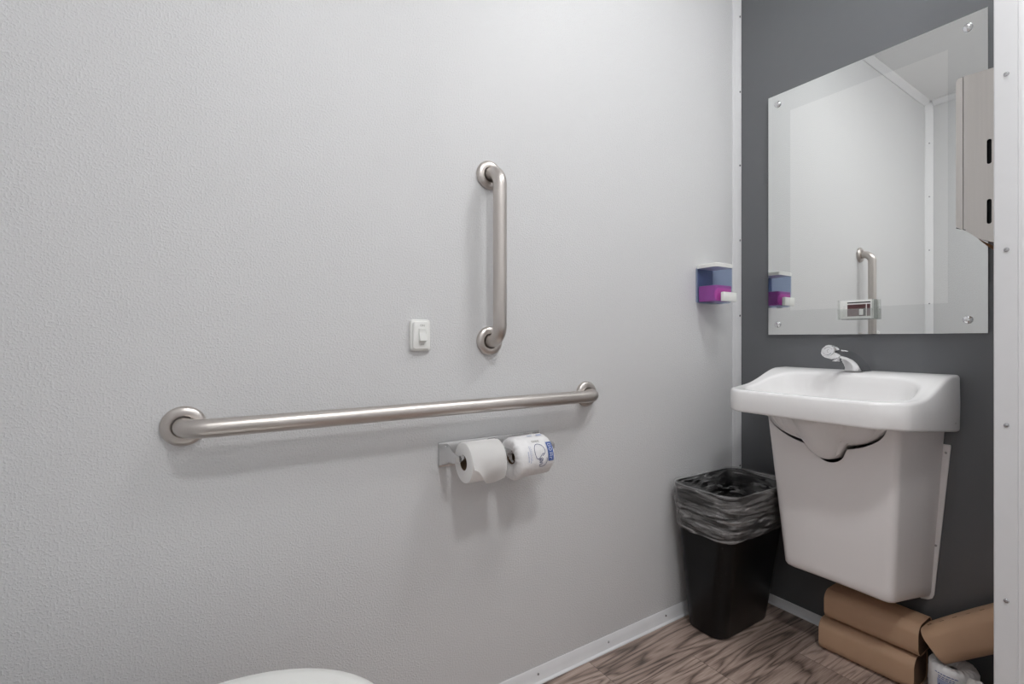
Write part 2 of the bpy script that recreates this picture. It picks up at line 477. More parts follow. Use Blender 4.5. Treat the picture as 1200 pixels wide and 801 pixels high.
# ------------------------------------------------------------------ light switch
sw = thing('light_switch', 'small white rocker light switch on the grey wall beside the upright grab bar', 'switch', (-1.388, 0, 0.988))
cx, cz = -1.3885, 1.0275
def slab(x0, x1, z0, z1, r, y0, y1, er=0.003):
    bm = bmesh.new()
    rings = []
    for inset, y in ((0, y0), (0, y1 + er), (er * 0.3, y1 + er * 0.3), (er, y1)):
        rings.append([(x, y, z) for x, z in rrect(x0 + inset, x1 - inset, z0 + inset, z1 - inset, max(r - inset, 0.001), 6)])
    ring_strip(bm, rings, True, True)
    return bm
obj('back_plate', slab(cx - 0.027, cx + 0.027, cz - 0.040, cz + 0.040, 0.008, -0.0005, -0.010), M['plastic'], sw)
obj('face_plate', slab(cx - 0.0225, cx + 0.0225, cz - 0.0355, cz + 0.0355, 0.008, -0.0095, -0.0165), M['plastic'], sw)
bm = bmesh.new()
prof = [(-0.0160, cz - 0.0165), (-0.0255, cz - 0.0150), (-0.0262, cz - 0.010), (-0.0195, cz + 0.004), (-0.0190, cz + 0.012), (-0.0200, cz + 0.0165), (-0.0160, cz + 0.0170)]
prism(bm, prof, lambda y, z: (cx - 0.0095 + 0.002, y, z), lambda y, z: (cx + 0.0095 + 0.002, y, z))
bmesh.ops.bevel(bm, geom=list(bm.edges), offset=0.0009, segments=2, affect='EDGES')
obj('rocker', bm, M['plastic'], sw)
obj('on_lettering', text_bm('ON', 0.008, lambda u, v, w: (cx + 0.002 + u, -0.0167 + w * 0.5 - 0.0001, cz + 0.0245 + v)), M['grey_ink'], sw, recalc=False)
obj('off_lettering', text_bm('OFF', 0.0055, lambda u, v, w: (cx + 0.002 + u, -0.0167 + w * 0.5 - 0.0001, cz - 0.0235 + v)), M['grey_ink'], sw, recalc=False)

# ------------------------------------------------------------------ toilet roll holder
HX0, HX1 = -1.337, -1.012
SPZ, SPY = 0.717, -0.080
th = thing('toilet_roll_holder', 'chrome double toilet roll holder screwed to the grey wall under the long bar', 'toilet roll holder', (-1.17, 0, 0.682))
obj('back_plate', slab(HX0, HX1, 0.683, 0.747, 0.003, -0.0005, -0.006, 0.002), M['satin'], th)
def bracket(xc):
    # side profile that sweeps from the tall plate down to the small nose
    top = [(-0.005, 0.743), (-0.014, 0.742), (-0.028, 0.737), (-0.045, 0.731), (-0.062, 0.728), (-0.082, 0.7265), (-0.0875, 0.724)]
    bot = [(-0.005, 0.686), (-0.014, 0.690), (-0.028, 0.698), (-0.045, 0.7045), (-0.062, 0.7065), (-0.082, 0.7075), (-0.0875, 0.710)]
    hw = [0.0125, 0.0120, 0.0105, 0.0085, 0.0078, 0.0078, 0.0060]
    rings = []
    for (y, zt), (_, zb), h in zip(top, bot, hw):
        c = min(0.003, h * 0.4)
        rings.append([(xc + u, y, z) for u, z in rrect(-h, h, zb, zt, c, 3)])
    bm = bmesh.new(); ring_strip(bm, rings, True, True)
    return bm
for xc in (HX0 + 0.0135, (HX0 + HX1) / 2 - 0.003, HX1 - 0.0135):
    br = obj('bracket', bracket(xc), M['satin'], th, 30)
    obj('screw', screw_bm((xc, -0.021, 0.7395), (0, -0.25, 1), 0.0035), M['screw'], br)
bm = bmesh.new(); lathe(bm, [(0.0085, 0), (0.0085, 0.325 - 0.05)], (HX0 + 0.025, SPY, SPZ), (1, 0, 0), 20)
obj('spindle', bm, M['satin'], th)

# unwrapped roll, paper tail wrapped round the front
RZC = 0.7065
rl = thing('toilet_roll', 'unwrapped white toilet roll with loose tail on the chrome holder', 'toilet roll', (-1.254, SPY, RZC - 0.05), 'toilet rolls on the wall holder')
x0, x1, r0, r1 = -1.303, -1.205, 0.0195, 0.0505
bm = bmesh.new()
n = 144
prof = [(r0, 0.0), (r1 - 0.003, 0.0), (r1 - 0.0008, 0.0008), (r1, 0.003), (r1, 0.095), (r1 - 0.0008, 0.0972), (r1 - 0.003, 0.098), (r0, 0.098)]
rings = []
for r, h in prof:
    rings.append([(x0 + h, SPY + (r * (1 + 0.006 * math.sin(3 * a + 0.6)) if r > 0.03 else r) * math.cos(a), RZC + (r * (1 + 0.006 * math.sin(3 * a + 0.6)) if r > 0.03 else r) * math.sin(a)) for a in [2 * PI * k / n for k in range(n)]])
rings.append(rings[0])
ring_strip(bm, rings); bmesh.ops.remove_doubles(bm, verts=bm.verts, dist=1e-6)
obj('paper', bm, M['tissue'], rl, 50)
bm = bmesh.new()
lathe(bm, [(0.0193, 0.001), (0.0193, 0.097), (0.0180, 0.097), (0.0180, 0.001), (0.0193, 0.001)], (x0, SPY, RZC), (1, 0, 0), 40, False, False)
obj('cardboard_core', bm, M['card'], rl)
# loose outer sheet: slanted free edge across the front
bm = bmesh.new()
NA, NXX = 72, 24
grid = []
for i in range(NXX + 1):
    u = i / NXX
    x = x0 + 0.001 + 0.096 * u
    a_end = math.radians(186 + 62 * sstep(0.0, 0.66, u) + (-24) * sstep(0.66, 1.0, u))   # angle of the free edge, lower towards the right
    col = []
    for j in range(NA + 1):
        a = math.radians(95) + (a_end - math.radians(95)) * j / NA
        rr = r1 * (1 + 0.006 * math.sin(3 * a + 0.6)) + 0.0009 + 0.0085 * (j / NA) ** 5
        col.append(bm.verts.new((x, SPY + rr * math.cos(a), RZC + rr * math.sin(a))))
    grid.append(col)
for i in range(NXX):
    for j in range(NA): bm.faces.new((grid[i][j], grid[i + 1][j], grid[i + 1][j + 1], grid[i][j + 1]))
bmesh.ops.solidify(bm, geom=list(bm.faces), thickness=0.0004)
obj('loose_sheet', bm, M['tissue'], rl, 60)

# wrapped roll with printed wrapper
def wrapped_roll(name, label, group, xf, r=0.0535, L=0.108, seed=1, mat=None, pucker=0.011, crumple=0.0012):
    """roll in its paper wrapper along local +h; xf(h, a, r) -> point; returns (thing-less) wrapper bmesh"""
    bm = bmesh.new()
    n = 110
    prof = [(0.010, 0.012), (0.018, 0.003), (0.030, -0.004), (0.042, -0.006), (0.050, -0.002), (r, 0.006), (r * 1.005, 0.03), (r * 1.006, L * 0.5), (r * 1.004, L - 0.03), (r, L - 0.006), (0.047, L + 0.003), (0.034, L + 0.005), (0.020, L - 0.002), (0.010, L - 0.012)]
    rings = []
    for q, (rr, h) in enumerate(prof):
        ring = []
        for k in range(n):
            a = 2 * PI * k / n
            s = 1.0
            end = 1.0 if (h < 0.008 or h > L - 0.008) else 0.0
            fold = (abs(math.sin(11 * a + seed)) * 0.7 + abs(math.sin(7 * a + 2.1 * seed)) * 0.5 - 0.6)
            hh = h + end * fold * pucker * 0.20 * (1 if h < L / 2 else -1) * min(1, rr / 0.03)
            rj = rr + crumple * mnoise.noise(Vector((math.cos(a) * 2.2, math.sin(a) * 2.2, h * 28 + seed * 7))) * (1 + end * 0.6)
            ring.append(xf(hh, a, rj))
        rings.append(ring)
    ring_strip(bm, rings, False, False)
    return bm

wx0 = -1.165
WZC, WY = 0.7015, -0.083
wt = thing('toilet_roll', 'wrapped toilet roll in blue printed white paper on the chrome holder', 'toilet roll', (-1.11, WY, WZC - 0.056), 'toilet rolls on the wall holder')
def wxf(h, a, r): return (wx0 + h, WY + r * math.cos(a), WZC + r * math.sin(a))
# the printed roll droops a little: wrapper sags at its left end
def wxf_sag(h, a, r):
    s = 1 + 0.12 * sstep(0.045, 0.0, h) * max(0, -math.sin(a)) * (1 if r > 0.04 else 0.4)
    return (wx0 + h, WY + r * s * math.cos(a), WZC + r * s * math.sin(a))
obj('wrapper', wrapped_roll('w', '', '', wxf_sag, seed=3), M['wrap'], wt, 60)
bm = bmesh.new()
lathe(bm, [(0.0195, 0.002), (0.0195, 0.104), (0.0175, 0.104), (0.0175, 0.002), (0.0195, 0.002)], (wx0, WY, WZC + 0.003), (1, 0, 0), 32, False, False)
obj('cardboard_core', bm, M['card'], wt)

def ribbon(bm, pts, w, surf, lift=0.0016):
    """stroke drawn on a curved surface: pts in (h, a-length) metres"""
    n = len(pts)
    L_, R_ = [], []
    for i in range(n):
        a = pts[max(0, i - 1)]; b = pts[min(n - 1, i + 1)]
        dx, dy = b[0] - a[0], b[1] - a[1]; l = math.hypot(dx, dy) or 1
        nx, ny = -dy / l * w / 2, dx / l * w / 2
        L_.append(bm.verts.new(surf(pts[i][0] + nx, pts[i][1] + ny, lift)))
        R_.append(bm.verts.new(surf(pts[i][0] - nx, pts[i][1] - ny, lift)))
    for i in range(n - 1):
        bm.faces.new((L_[i], L_[i + 1], R_[i + 1], R_[i]))

def patch(bm, h0, h1, s0, s1, surf, lift=0.0014, nh=8, ns=14):
    g = [[bm.verts.new(surf(h0 + (h1 - h0) * i / nh, s0 + (s1 - s0) * j / ns, lift)) for j in range(ns + 1)] for i in range(nh + 1)]
    for i in range(nh):
        for j in range(ns): bm.faces.new((g[i][j], g[i + 1][j], g[i + 1][j + 1], g[i][j + 1]))

def wrap_surf(h, s, lift):
    # s = arc length measured downwards from the top front of the roll
    a = math.radians(120) + s / 0.0535
    r = 0.0538 + lift
    return wxf(h, a, r)

def smooth_path(pts, k=6):
    out = []
    P = [pts[0]] + list(pts) + [pts[-1]]
    for i in range(1, len(P) - 2):
        for j in range(k):
            t = j / k
            o = []
            for c in (0, 1):
                p0, p1, p2, p3 = P[i - 1][c], P[i][c], P[i + 1][c], P[i + 2][c]
                o.append(0.5 * (2 * p1 + (-p0 + p2) * t + (2 * p0 - 5 * p1 + 4 * p2 - p3) * t * t + (-p0 + 3 * p1 - 3 * p2 + p3) * t ** 3))
            out.append(tuple(o))
    out.append(pts[-1])
    return out

# script lettering, read down the roll: a big looped S, then 'avi'
ink = bmesh.new()
S0 = 0.022
def sc(pts): return [(0.050 + 0.040 * p[0] - 0.008, S0 + 0.052 * p[1]) for p in pts]
for stroke in (
    [(0.62, 0.52), (0.86, 0.36), (0.84, 0.12), (0.60, -0.06), (0.30, -0.10), (0.10, 0.06), (0.06, 0.34), (0.16, 0.58), (0.34, 0.62), (0.52, 0.50), (0.66, 0.40), (0.80, 0.42)],
    [(0.36, 0.66), (0.58, 0.60), (0.66, 0.68), (0.50, 0.72), (0.38, 0.70), (0.52, 0.66), (0.64, 0.74)],
    [(0.64, 0.76), (0.40, 0.80), (0.66, 0.86)],
    [(0.62, 0.90), (0.40, 0.93), (0.44, 0.97)],
    [(0.40, 1.02), (0.70, 1.04), (0.92, 0.92), (1.00, 0.74), (0.96, 0.62)],
    [(0.74, 0.92), (0.77, 0.93)],
):
    ribbon(ink, smooth_path(sc(stroke)), 0.0013, wrap_surf)
obj('script_lettering', ink, M['navy'], wt, recalc=False)
bm = bmesh.new()
patch(bm, 0.086, 0.1035, 0.014, 0.064, wrap_surf)
band = obj('blue_panel', bm, M['blue'], wt, recalc=False)
bm = bmesh.new()
for pts in ([(0.0905, 0.020), (0.0985, 0.020), (0.0985, 0.026), (0.0905, 0.026), (0.0905, 0.020)],
            [(0.0945 + 0.004 * math.cos(a), 0.034 + 0.004 * math.sin(a)) for a in [k * PI / 6 for k in range(13)]],
            [(0.0900, 0.044), (0.0995, 0.044), (0.0995, 0.050), (0.0950, 0.051), (0.0950, 0.044)],
            [(0.0900, 0.050), (0.0950, 0.050)],
            [(0.0900, 0.055), (0.0960, 0.055), (0.0960, 0.060)]):
    ribbon(bm, pts, 0.0013, wrap_surf, 0.0021)
obj('white_lettering', bm, M['white_ink'], band, recalc=False)
bm = bmesh.new()
for k in range(11):
    h = 0.046 + k * 0.0022
    ribbon(bm, [(h, 0.004), (h, 0.0075), (h, 0.011)], 0.0009 if k % 3 else 0.0014, wrap_surf)
obj('bar_code', bm, M['grey_ink'], wt, recalc=False)
bm = bmesh.new()
for h, s0, s1, w in ((0.030, 0.020, 0.062, 0.0016), (0.034, 0.020, 0.058, 0.0012), (0.0235, 0.034, 0.055, 0.0022)):
    s = s0
    while s < s1:
        ln = random.uniform(0.002, 0.006)
        ribbon(bm, [(h, s), (h, s + ln / 2), (h, s + ln)], w, wrap_surf); s += ln + 0.0012
obj('small_print', bm, M['blue_pale'], wt, recalc=False)
bm = bmesh.new()
patch(bm, 0.076, 0.093, -0.022, -0.014, wrap_surf); patch(bm, 0.046, 0.062, -0.020, -0.0165, wrap_surf)
obj('top_print', bm, M['blue_pale'], wt, recalc=False)

# ------------------------------------------------------------------ soap dispenser
sd = thing('soap_dispenser', 'smoky blue soap dispenser with pink liquid on the grey wall by the corner', 'soap dispenser', (-0.23, 0, 1.152))
sx0, sx1, sz0, sz1 = -0.281, -0.178, 1.152, 1.298
obj('back_plate', slab(sx0 + 0.002, sx1 - 0.002, sz0 + 0.004, sz1 - 0.012, 0.004, -0.0005, -0.006), M['tank_back'], sd)
def soap_ring(z, ins=0.0, y0=-0.0065, y1=-0.088, bow=0.006):
    pts = rrect(sx0 + ins, sx1 - ins, y1 + ins, y0 - ins, 0.008, 4)
    return [(x, y - (bow * (1 - ((x - (sx0 + sx1) / 2) / ((sx1 - sx0) / 2)) ** 2) if y < -0.07 else 0), z) for x, y in pts]
bm = bmesh.new()
ring_strip(bm, [soap_ring(sz0, 0.004, y1=-0.080), soap_ring(sz0 + 0.004, 0.0, y1=-0.084), soap_ring(sz0 + 0.06), soap_ring(sz1 - 0.0155), soap_ring(sz1 - 0.0155, 0.002), soap_ring(sz0 + 0.06, 0.002), soap_ring(sz0 + 0.005, 0.003, y1=-0.082)], True, True)
obj('tank', bm, M['tank'], sd)
bm = bmesh.new()
ring_strip(bm, [soap_ring(sz0 + 0.0065, 0.0035, y1=-0.0825), soap_ring(1.190, 0.0030), soap_ring(1.2155, 0.0030)], True, True)
obj('liquid_soap', bm, M['soap'], sd)
bm = bmesh.new()
ring_strip(bm, [soap_ring(sz1 - 0.015, -0.001), soap_ring(sz1 - 0.003, -0.0015), soap_ring(sz1, 0.002)], True, True)
obj('lid', bm, M['plastic'], sd)
bm = bmesh.new()
box(bm, (-0.264, -0.109, 1.156), (-0.186, -0.0945, 1.190), 0.003, 2)
obj('push_button', bm, M['plastic'], sd)
bm = bmesh.new(); lathe(bm, [(0.012, 0), (0.011, 0.003), (0.004, 0.004)], (-0.226, -0.066, sz0 - 0.0003), (0, 0, -1), 16)
obj('spout', bm, M['tank_back'], sd)

# ------------------------------------------------------------------ mirror
MY0, MY1, MZ0, MZ1, MX = -0.750, -0.130, 1.034, 1.946, -0.0112
mi = thing('mirror', 'large frameless wall mirror with four corner screws above the washbasin', 'mirror', (0, -0.439, MZ0))
mi.rotation_euler = (0, 0, 0.0115)          # hangs very slightly out of parallel
obj('glass_plate', bbox((MX, MY0, MZ0), (MX + 0.005, MY1, MZ1), 0.0006, 1), M['mirror_edge'], mi)
obj('silvered_centre', bbox((MX - 0.0004, MY0 + 0.086, MZ0 + 0.090), (MX - 0.00005, MY1 - 0.083, MZ1 - 0.078)), M['mirror'], mi)
for y, z in ((-0.167, 1.908), (-0.708, 1.909), (-0.167, 1.073), (-0.708, 1.073)):
    bm = bmesh.new()
    lathe(bm, [(0.0095, 0), (0.0115, 0.001), (0.0112, 0.004), (0.0085, 0.007), (0.004, 0.0085), (0, 0.0088)], (MX, y, z), (-1, 0, 0), 24, True, False)
    sc_ = obj('mirror_screw', bm, M['chrome'], mi)
    bm = bmesh.new(); lathe(bm, [(0.008, 0), (0.008, 0.0018)], (MX + 0.0069, y, z), (-1, 0, 0), 16)
    obj('standoff', bm, M['screw'], sc_)

# card holder stuck on the glass
HY0, HY1, HZ0, HZ1 = -0.487, -0.385, 1.083, 1.148
hx = MX - 0.0012
ch = thing('card_holder', 'small clear acrylic card holder stuck to the lower middle of the mirror', 'card holder', (hx, -0.436, HZ0))
obj('back_panel', bbox((hx - 0.003, HY0, HZ0), (hx - 0.0003, HY1, HZ1), 0.0005, 1), M['acrylic'], ch)
obj('bottom_panel', bbox((hx - 0.030, HY0, HZ0), (hx - 0.0031, HY1, HZ0 + 0.0025), 0.0004, 1), M['acrylic'], ch)
obj('front_panel', bbox((hx - 0.0325, HY0, HZ0), (hx - 0.0302, HY1, HZ1 - 0.030), 0.0005, 1), M['acrylic'], ch)
for y in (HY0, HY1 - 0.0025):
    obj('end_panel', bbox((hx - 0.0300, y, HZ0 + 0.0026), (hx - 0.0032, y + 0.0025, HZ1), 0.0004, 1), M['acrylic'], ch)
for k in range(3):
    xk = hx - 0.0100 - 0.0075 * k
    lab = ('white printed card at the back of the clear holder on the mirror', 'white printed card in the middle of the clear holder on the mirror', 'front card with dark red picture in the clear holder on the mirror')[k]
    cd = thing('business_card', lab, 'card', (xk, -0.436, HZ0 + 0.003), 'cards in the clear holder')
    obj('paper_card', bbox((xk - 0.0022, -0.4815, HZ0 + 0.003), (xk, -0.3905, HZ0 + 0.0630)), M['plastic'], cd)
    if k == 2:
        xp = xk - 0.0025
        pic = obj('picture', bbox((xp, -0.4790, HZ0 + 0.010), (xk - 0.00225, -0.4130, HZ0 + 0.0490)), M['red_ink'], cd)
        obj('picture_pale_block', bbox((xp - 0.0003, -0.4590, HZ0 + 0.014), (xp - 0.00002, -0.4475, HZ0 + 0.033)), M['tissue'], pic)  # white printed block of the card picture
        obj('picture_dark_block', bbox((xp - 0.0003, -0.4660, HZ0 + 0.012), (xp - 0.00002, -0.4595, HZ0 + 0.037)), M['black_ink'], pic)  # black printed block beside it
        obj('picture_stripe', bbox((xp - 0.0003, -0.4690, HZ0 + 0.010), (xp - 0.00002, -0.4672, HZ0 + 0.049)), M['tissue'], pic)
        obj('heading', bbox((xp, -0.4795, HZ0 + 0.0530), (xk - 0.00225, -0.4130, HZ0 + 0.0570)), M['black_ink'], cd)
        bm = bmesh.new()
        for q in range(6): box(bm, (xp, -0.4070, HZ0 + 0.012 + q * 0.006), (xk - 0.00225, -0.3985 - 0.002 * (q % 2), HZ0 + 0.0128 + q * 0.006))
        obj('small_print', bm, M['grey_ink'], cd)

# ------------------------------------------------------------------ paper towel dispenser
DX0, DX1 = -0.285, -0.030
pd = thing('paper_towel_dispenser', 'brushed steel paper towel dispenser beside the mirror on the right partition', 'paper towel dispenser', (-0.157, -0.86, 1.225))
yb = -0.8643; ym = -0.7695; yf = -0.7555
body = [(yb, 1.655), (ym, 1.661), (ym, 1.2845), (-0.7754, 1.2804), (-0.798, 1.258), (-0.821, 1.247), (yb, 1.238)]
# shell: the near cheek has two see-through slots, the rest is bent sheet
def capsule(yc, z0, z1, r=0.0042):
    out = []
    for k in range(9): out.append((yc + r * math.cos(PI * k / 8), z1 - r + r * math.sin(PI * k / 8)))
    for k in range(9): out.append((yc - r * math.cos(PI * k / 8), z0 + r - r * math.sin(PI * k / 8)))
    return out
slots = [capsule(-0.8155, 1.433, 1.492), capsule(-0.8155, 1.291, 1.350)]
obj('side_panel', plate(body, slots, 0.001, lambda u, v, w: (DX0 + 0.0005 + w, u, v)), M['dispenser'], pd)
obj('side_panel', plate(body, slots, 0.001, lambda u, v, w: (DX1 - 0.0005 + w, u, v)), M['dispenser'], pd)
bm = bmesh.new()
for (p, q) in ((0, 1), (1, 2), (2, 3), (3, 4), (4, 5), (6, 0)):
    a, b = body[p], body[q]
    f = [bm.verts.new(c) for c in ((DX0 + 0.0011, a[0], a[1]), (DX1 - 0.0011, a[0], a[1]), (DX1 - 0.0011, b[0], b[1]), (DX0 + 0.0011, b[0], b[1]))]
    bm.faces.new(f)
bmesh.ops.remove_doubles(bm, verts=bm.verts, dist=1e-6)
obj('body', bm, M['dispenser'], pd)
# added black sheet standing in for the shaded inside behind the slots
obj('liner', bbox((DX0 + 0.010, yb + 0.002, 1.284), (DX0 + 0.012, ym - 0.003, 1.63)), M['black'], pd)
# front cover wraps the first centimetre of the cheek
bm = bmesh.new()
prof = [(ym + 0.0010, 1.6600), (yf - 0.004, 1.6590), (yf - 0.001, 1.6560), (yf, 1.6520), (yf, 1.2960), (yf - 0.001, 1.2935), (ym + 0.0010, 1.2852)]
prism(bm, prof, lambda y, z: (DX0 - 0.0008, y, z), lambda y, z: (DX1 + 0.0008, y, z))
cv = obj('front_cover', bm, M['dispenser'], pd, 25)
bm = bmesh.new()
prism(bm, [(yf - 0.0005, 1.2935), (ym - 0.004, 1.2850), (ym - 0.004, 1.2832), (yf + 0.0002, 1.2915)], lambda y, z: (DX0 - 0.0004, y, z), lambda y, z: (DX0 + 0.0010, y, z))
obj('hinge_seam', bm, M['black_ink'], pd)
# folded towel hanging out of the mouth
tw = []
for i in range(9):
    t = i / 8
    tw.append((-0.792 - 0.066 * t, 1.2640 - 0.046 * math.sin(PI * t * 0.62)))
bm = bmesh.new()
g = [[bm.verts.new((DX0 + 0.004 + 0.24 * u, y, z - 0.006 * math.sin(PI * u))) for (y, z) in tw] for u in [k / 10 for k in range(11)]]
for i in range(10):
    for j in range(8): bm.faces.new((g[i][j], g[i + 1][j], g[i + 1][j + 1], g[i][j + 1]))
bmesh.ops.solidify(bm, geom=list(bm.faces), thickness=0.013)
pt = obj('paper_towel', bm, M['kraft'])
rebase(pt, (-0.16, -0.83, 1.215))
tag(pt, 'brown paper towel hanging from the mouth of the steel dispenser', 'paper towel')

# ------------------------------------------------------------------ washbasin
SC = Vector((-0.235, -0.438))
def ray_poly(poly, c, a):
    d = Vector((math.cos(a), math.sin(a))); best = 0
    n = len(poly)
    for i in range(n):
        p = Vector(poly[i]) - c; q = Vector(poly[(i + 1) % n]) - c
        e = q - p
        den = d.x * e.y - d.y * e.x
        if abs(den) < 1e-12: continue
        t = (p.x * e.y - p.y * e.x) / den
        s = (p.x * d.y - p.y * d.x) / den
        if -1e-5 <= s <= 1 + 1e-5 and t > best: best = t
    return best
def round_poly(poly, rad, n=6):
    out = []
    m = len(poly)
    for i in range(m):
        p0, p1, p2 = Vector(poly[i - 1]), Vector(poly[i]), Vector(poly[(i + 1) % m])
        r = rad[i]
        a = (p0 - p1).normalized(); b = (p2 - p1).normalized()
        for k in range(n + 1):
            t = k / n
            s = p1 + a * r; e = p1 + b * r
            out.append(tuple(s * (1 - t) ** 2 + p1 * 2 * t * (1 - t) + e * t * t))
    return out
yL, yR, xF = -0.186, -0.691, -0.425
outer = round_poly([(-0.001, yL), (-0.30, yL + 0.002), (xF + 0.045, yL - 0.020), (xF + 0.003, yL - 0.065), (xF - 0.006, SC.y), (xF + 0.003, yR + 0.050), (xF + 0.055, yR + 0.004), (-0.30, yR - 0.001), (-0.001, yR)],
                   [0.012, 0.03, 0.026, 0.026, 0.10, 0.026, 0.026, 0.03, 0.012])
inner = round_poly([(-0.120, yL - 0.044), (-0.30, yL - 0.030), (xF + 0.034, yL - 0.075), (xF + 0.024, SC.y), (xF + 0.034, yR + 0.075), (-0.30, yR + 0.030), (-0.120, yR + 0.044)],
                   [0.085, 0.045, 0.045, 0.08, 0.045, 0.045, 0.085])
def rim_z(x):
    # high at the wall, an S-shaped shoulder, low along the front
    return 0.857 + (0.914 - 0.857) * sstep(-0.38, -0.06, x) ** 2
def apron_z(x):
    return 0.750 + 0.038 * sstep(-0.02, -0.40, x) if x > -0.40 else 0.788
def apron_z(x):
    t = max(0, min(1, (-0.03 - x) / 0.36)); return 0.751 + 0.037 * t
def under_z(x, y, tube_too=True):
    q = ((x + 0.222) / 0.166) ** 2 + ((y - SC.y - 0.004) / 0.168) ** 2
    base = apron_z(x) + 0.004
    z = base - 0.085 * max(0.0, 1 - q) ** 0.55
    # overflow channel running forwards from the drain
    dy = (y + 0.450) / 0.046
    if tube_too and abs(dy) < 1 and x > -0.418:
        drop = sstep(-0.445, -0.268, x) * 0.124 * sstep(-0.06, -0.14, x)
        zc = base - drop + 0.046 * (1 - math.sqrt(max(0, 1 - dy * dy)))
        z = min(z, zc)
    return z
NT = 144
angs = sorted(set([2 * PI * k / NT for k in range(NT)] + [math.atan2(y - SC.y, x - SC.x) % (2 * PI) for x, y in outer]))
angs = [a for i, a in enumerate(angs) if i == 0 or a - angs[i - 1] > 1e-4]
RO = [ray_poly(outer, SC, a) for a in angs]; RI = [ray_poly(inner, SC, a) for a in angs]
def pt_at(a, r): return (SC.x + r * math.cos(a), SC.y + r * math.sin(a))
def basin_ring(fr, fz):
    out = []
    for a, ro, ri in zip(angs, RO, RI):
        r = fr(ro, ri); x, y = pt_at(a, r)
        out.append((x, y, fz(x, y)))
    return out
bm = bmesh.new()
rings = []
# underside, from the middle outwards
for f in (0.02, 0.10, 0.18, 0.26, 0.34, 0.42, 0.50, 0.58, 0.66, 0.73, 0.80, 0.86, 0.91):
    rings.append(basin_ring(lambda ro, ri, f=f: (ro - 0.02) * f, under_z))
rings.append(basin_ring(lambda ro, ri: ro - 0.016, lambda x, y: apron_z(x) + 0.001))
rings.append(basin_ring(lambda ro, ri: ro - 0.006, lambda x, y: apron_z(x) - 0.0005))
rings.append(basin_ring(lambda ro, ri: ro - 0.0015, lambda x, y: apron_z(x) + 0.002))
rings.append(basin_ring(lambda ro, ri: ro, lambda x, y: apron_z(x) + 0.007))
rings.append(basin_ring(lambda ro, ri: ro + 0.0012, lambda x, y: (apron_z(x) + rim_z(x)) / 2))
rings.append(basin_ring(lambda ro, ri: ro, lambda x, y: rim_z(x) - 0.009))
rings.append(basin_ring(lambda ro, ri: ro - 0.0020, lambda x, y: rim_z(x) - 0.0035))
rings.append(basin_ring(lambda ro, ri: ro - 0.0060, lambda x, y: rim_z(x) - 0.0006))
rings.append(basin_ring(lambda ro, ri: ro - 0.0110, lambda x, y: rim_z(x)))
def mix_r(t): return lambda ro, ri: ri + (ro - 0.011 - ri) * t
for t in (0.75, 0.5, 0.25): rings.append(basin_ring(mix_r(t), lambda x, y: rim_z(x) - 0.0005))
rings.append(basin_ring(lambda ro, ri: ri + 0.005, lambda x, y: rim_z(x) - 0.0008))
# bowl
def bowl(f, depth):
    def fz(x, y):
        top = rim_z(x); return min(top - 0.001, max(top + (0.732 - top) * depth, under_z(x, y, False) + 0.013))
    return basin_ring(lambda ro, ri: ri * f, fz)
for f, d in ((1.0, 0.015), (0.985, 0.05), (0.972, 0.13), (0.955, 0.28), (0.93, 0.46), (0.89, 0.64), (0.82, 0.79), (0.72, 0.88), (0.58, 0.935), (0.42, 0.968), (0.26, 0.988), (0.10, 1.0)):
    rings.append(bowl(f, d))
ring_strip(bm, rings, True, True)
ba = thing('washbasin', 'white porcelain washbasin with raised sides hung on the dark wall', 'washbasin', (0, SC.y, 0.751))
obj('basin', bm, M['ceramic'], ba, 60)
bm = bmesh.new(); lathe(bm, [(0.022, 0.0), (0.022, 0.002), (0.018, 0.003), (0.015, 0.001), (0, 0.0005)], (SC.x, SC.y, max(0.732, under_z(SC.x, SC.y, False) + 0.013) + 0.001), (0, 0, 1), 24, True, False)
obj('drain', bm, M['chrome'], ba)
# small stamped mark on the side
bm = text_bm('\u2248\u2248', 0.012, lambda u, v, w: (-0.048 + u, yR - 0.0012 + w * 0.3, 0.778 + v))
obj('stamped_mark', bm, M['grey_ink'], ba, recalc=False)

# ------------------------------------------------------------------ faucet
fa = thing('faucet', 'chrome push button faucet standing on the washbasin deck', 'faucet', (-0.062, -0.439, 0.9145))
fy = -0.439
def fsec(c, t, hw, hd):
    """rounded section at c, path tangent t in the xz plane"""
    t = Vector(t).normalized(); u = Vector((0, 1, 0)); w = Vector((t.z, 0, -t.x))   # w points to the wall side
    return [Vector(c) + u * p + w * q for p, q in rrect(-hw, hw, -hd, hd, min(hw, hd) * 0.55, 5)]
path = [((-0.062, fy, 0.9148), (0, 0, 1), 0.0270, 0.028), ((-0.0635, fy, 0.919), (-0.1, 0, 1), 0.0262, 0.0270), ((-0.070, fy, 0.932), (-0.35, 0, 1), 0.0225, 0.0235),
        ((-0.084, fy, 0.948), (-0.7, 0, 0.9), 0.0195, 0.0205), ((-0.102, fy, 0.960), (-1, 0, 0.6), 0.0175, 0.0180), ((-0.126, fy, 0.968), (-1, 0, 0.3), 0.0160, 0.0155), ((-0.150, fy, 0.972), (-1, 0, 0.18), 0.0145, 0.0135)]
bm = bmesh.new(); ring_strip(bm, [fsec(*p) for p in path], True, True)
obj('spout_body', bm, M['chrome'], fa, 45)
bm = bmesh.new()
ax = Vector((-1, 0, 0.28)).normalized()
lathe(bm, [(0.013, 0.0), (0.0185, 0.003), (0.0205, 0.007), (0.0210, 0.016), (0.0210, 0.028), (0.0200, 0.0310), (0.0180, 0.0325), (0.0170, 0.0318), (0.008, 0.0322), (0, 0.0324)], Vector((-0.151, fy, 0.9720)), ax, 32, True, False)
bt = obj('push_button', bm, M['chrome'], fa, 30)
bm = bmesh.new()
o_ = Vector((-0.151, fy, 0.9720)) + ax * 0.0328
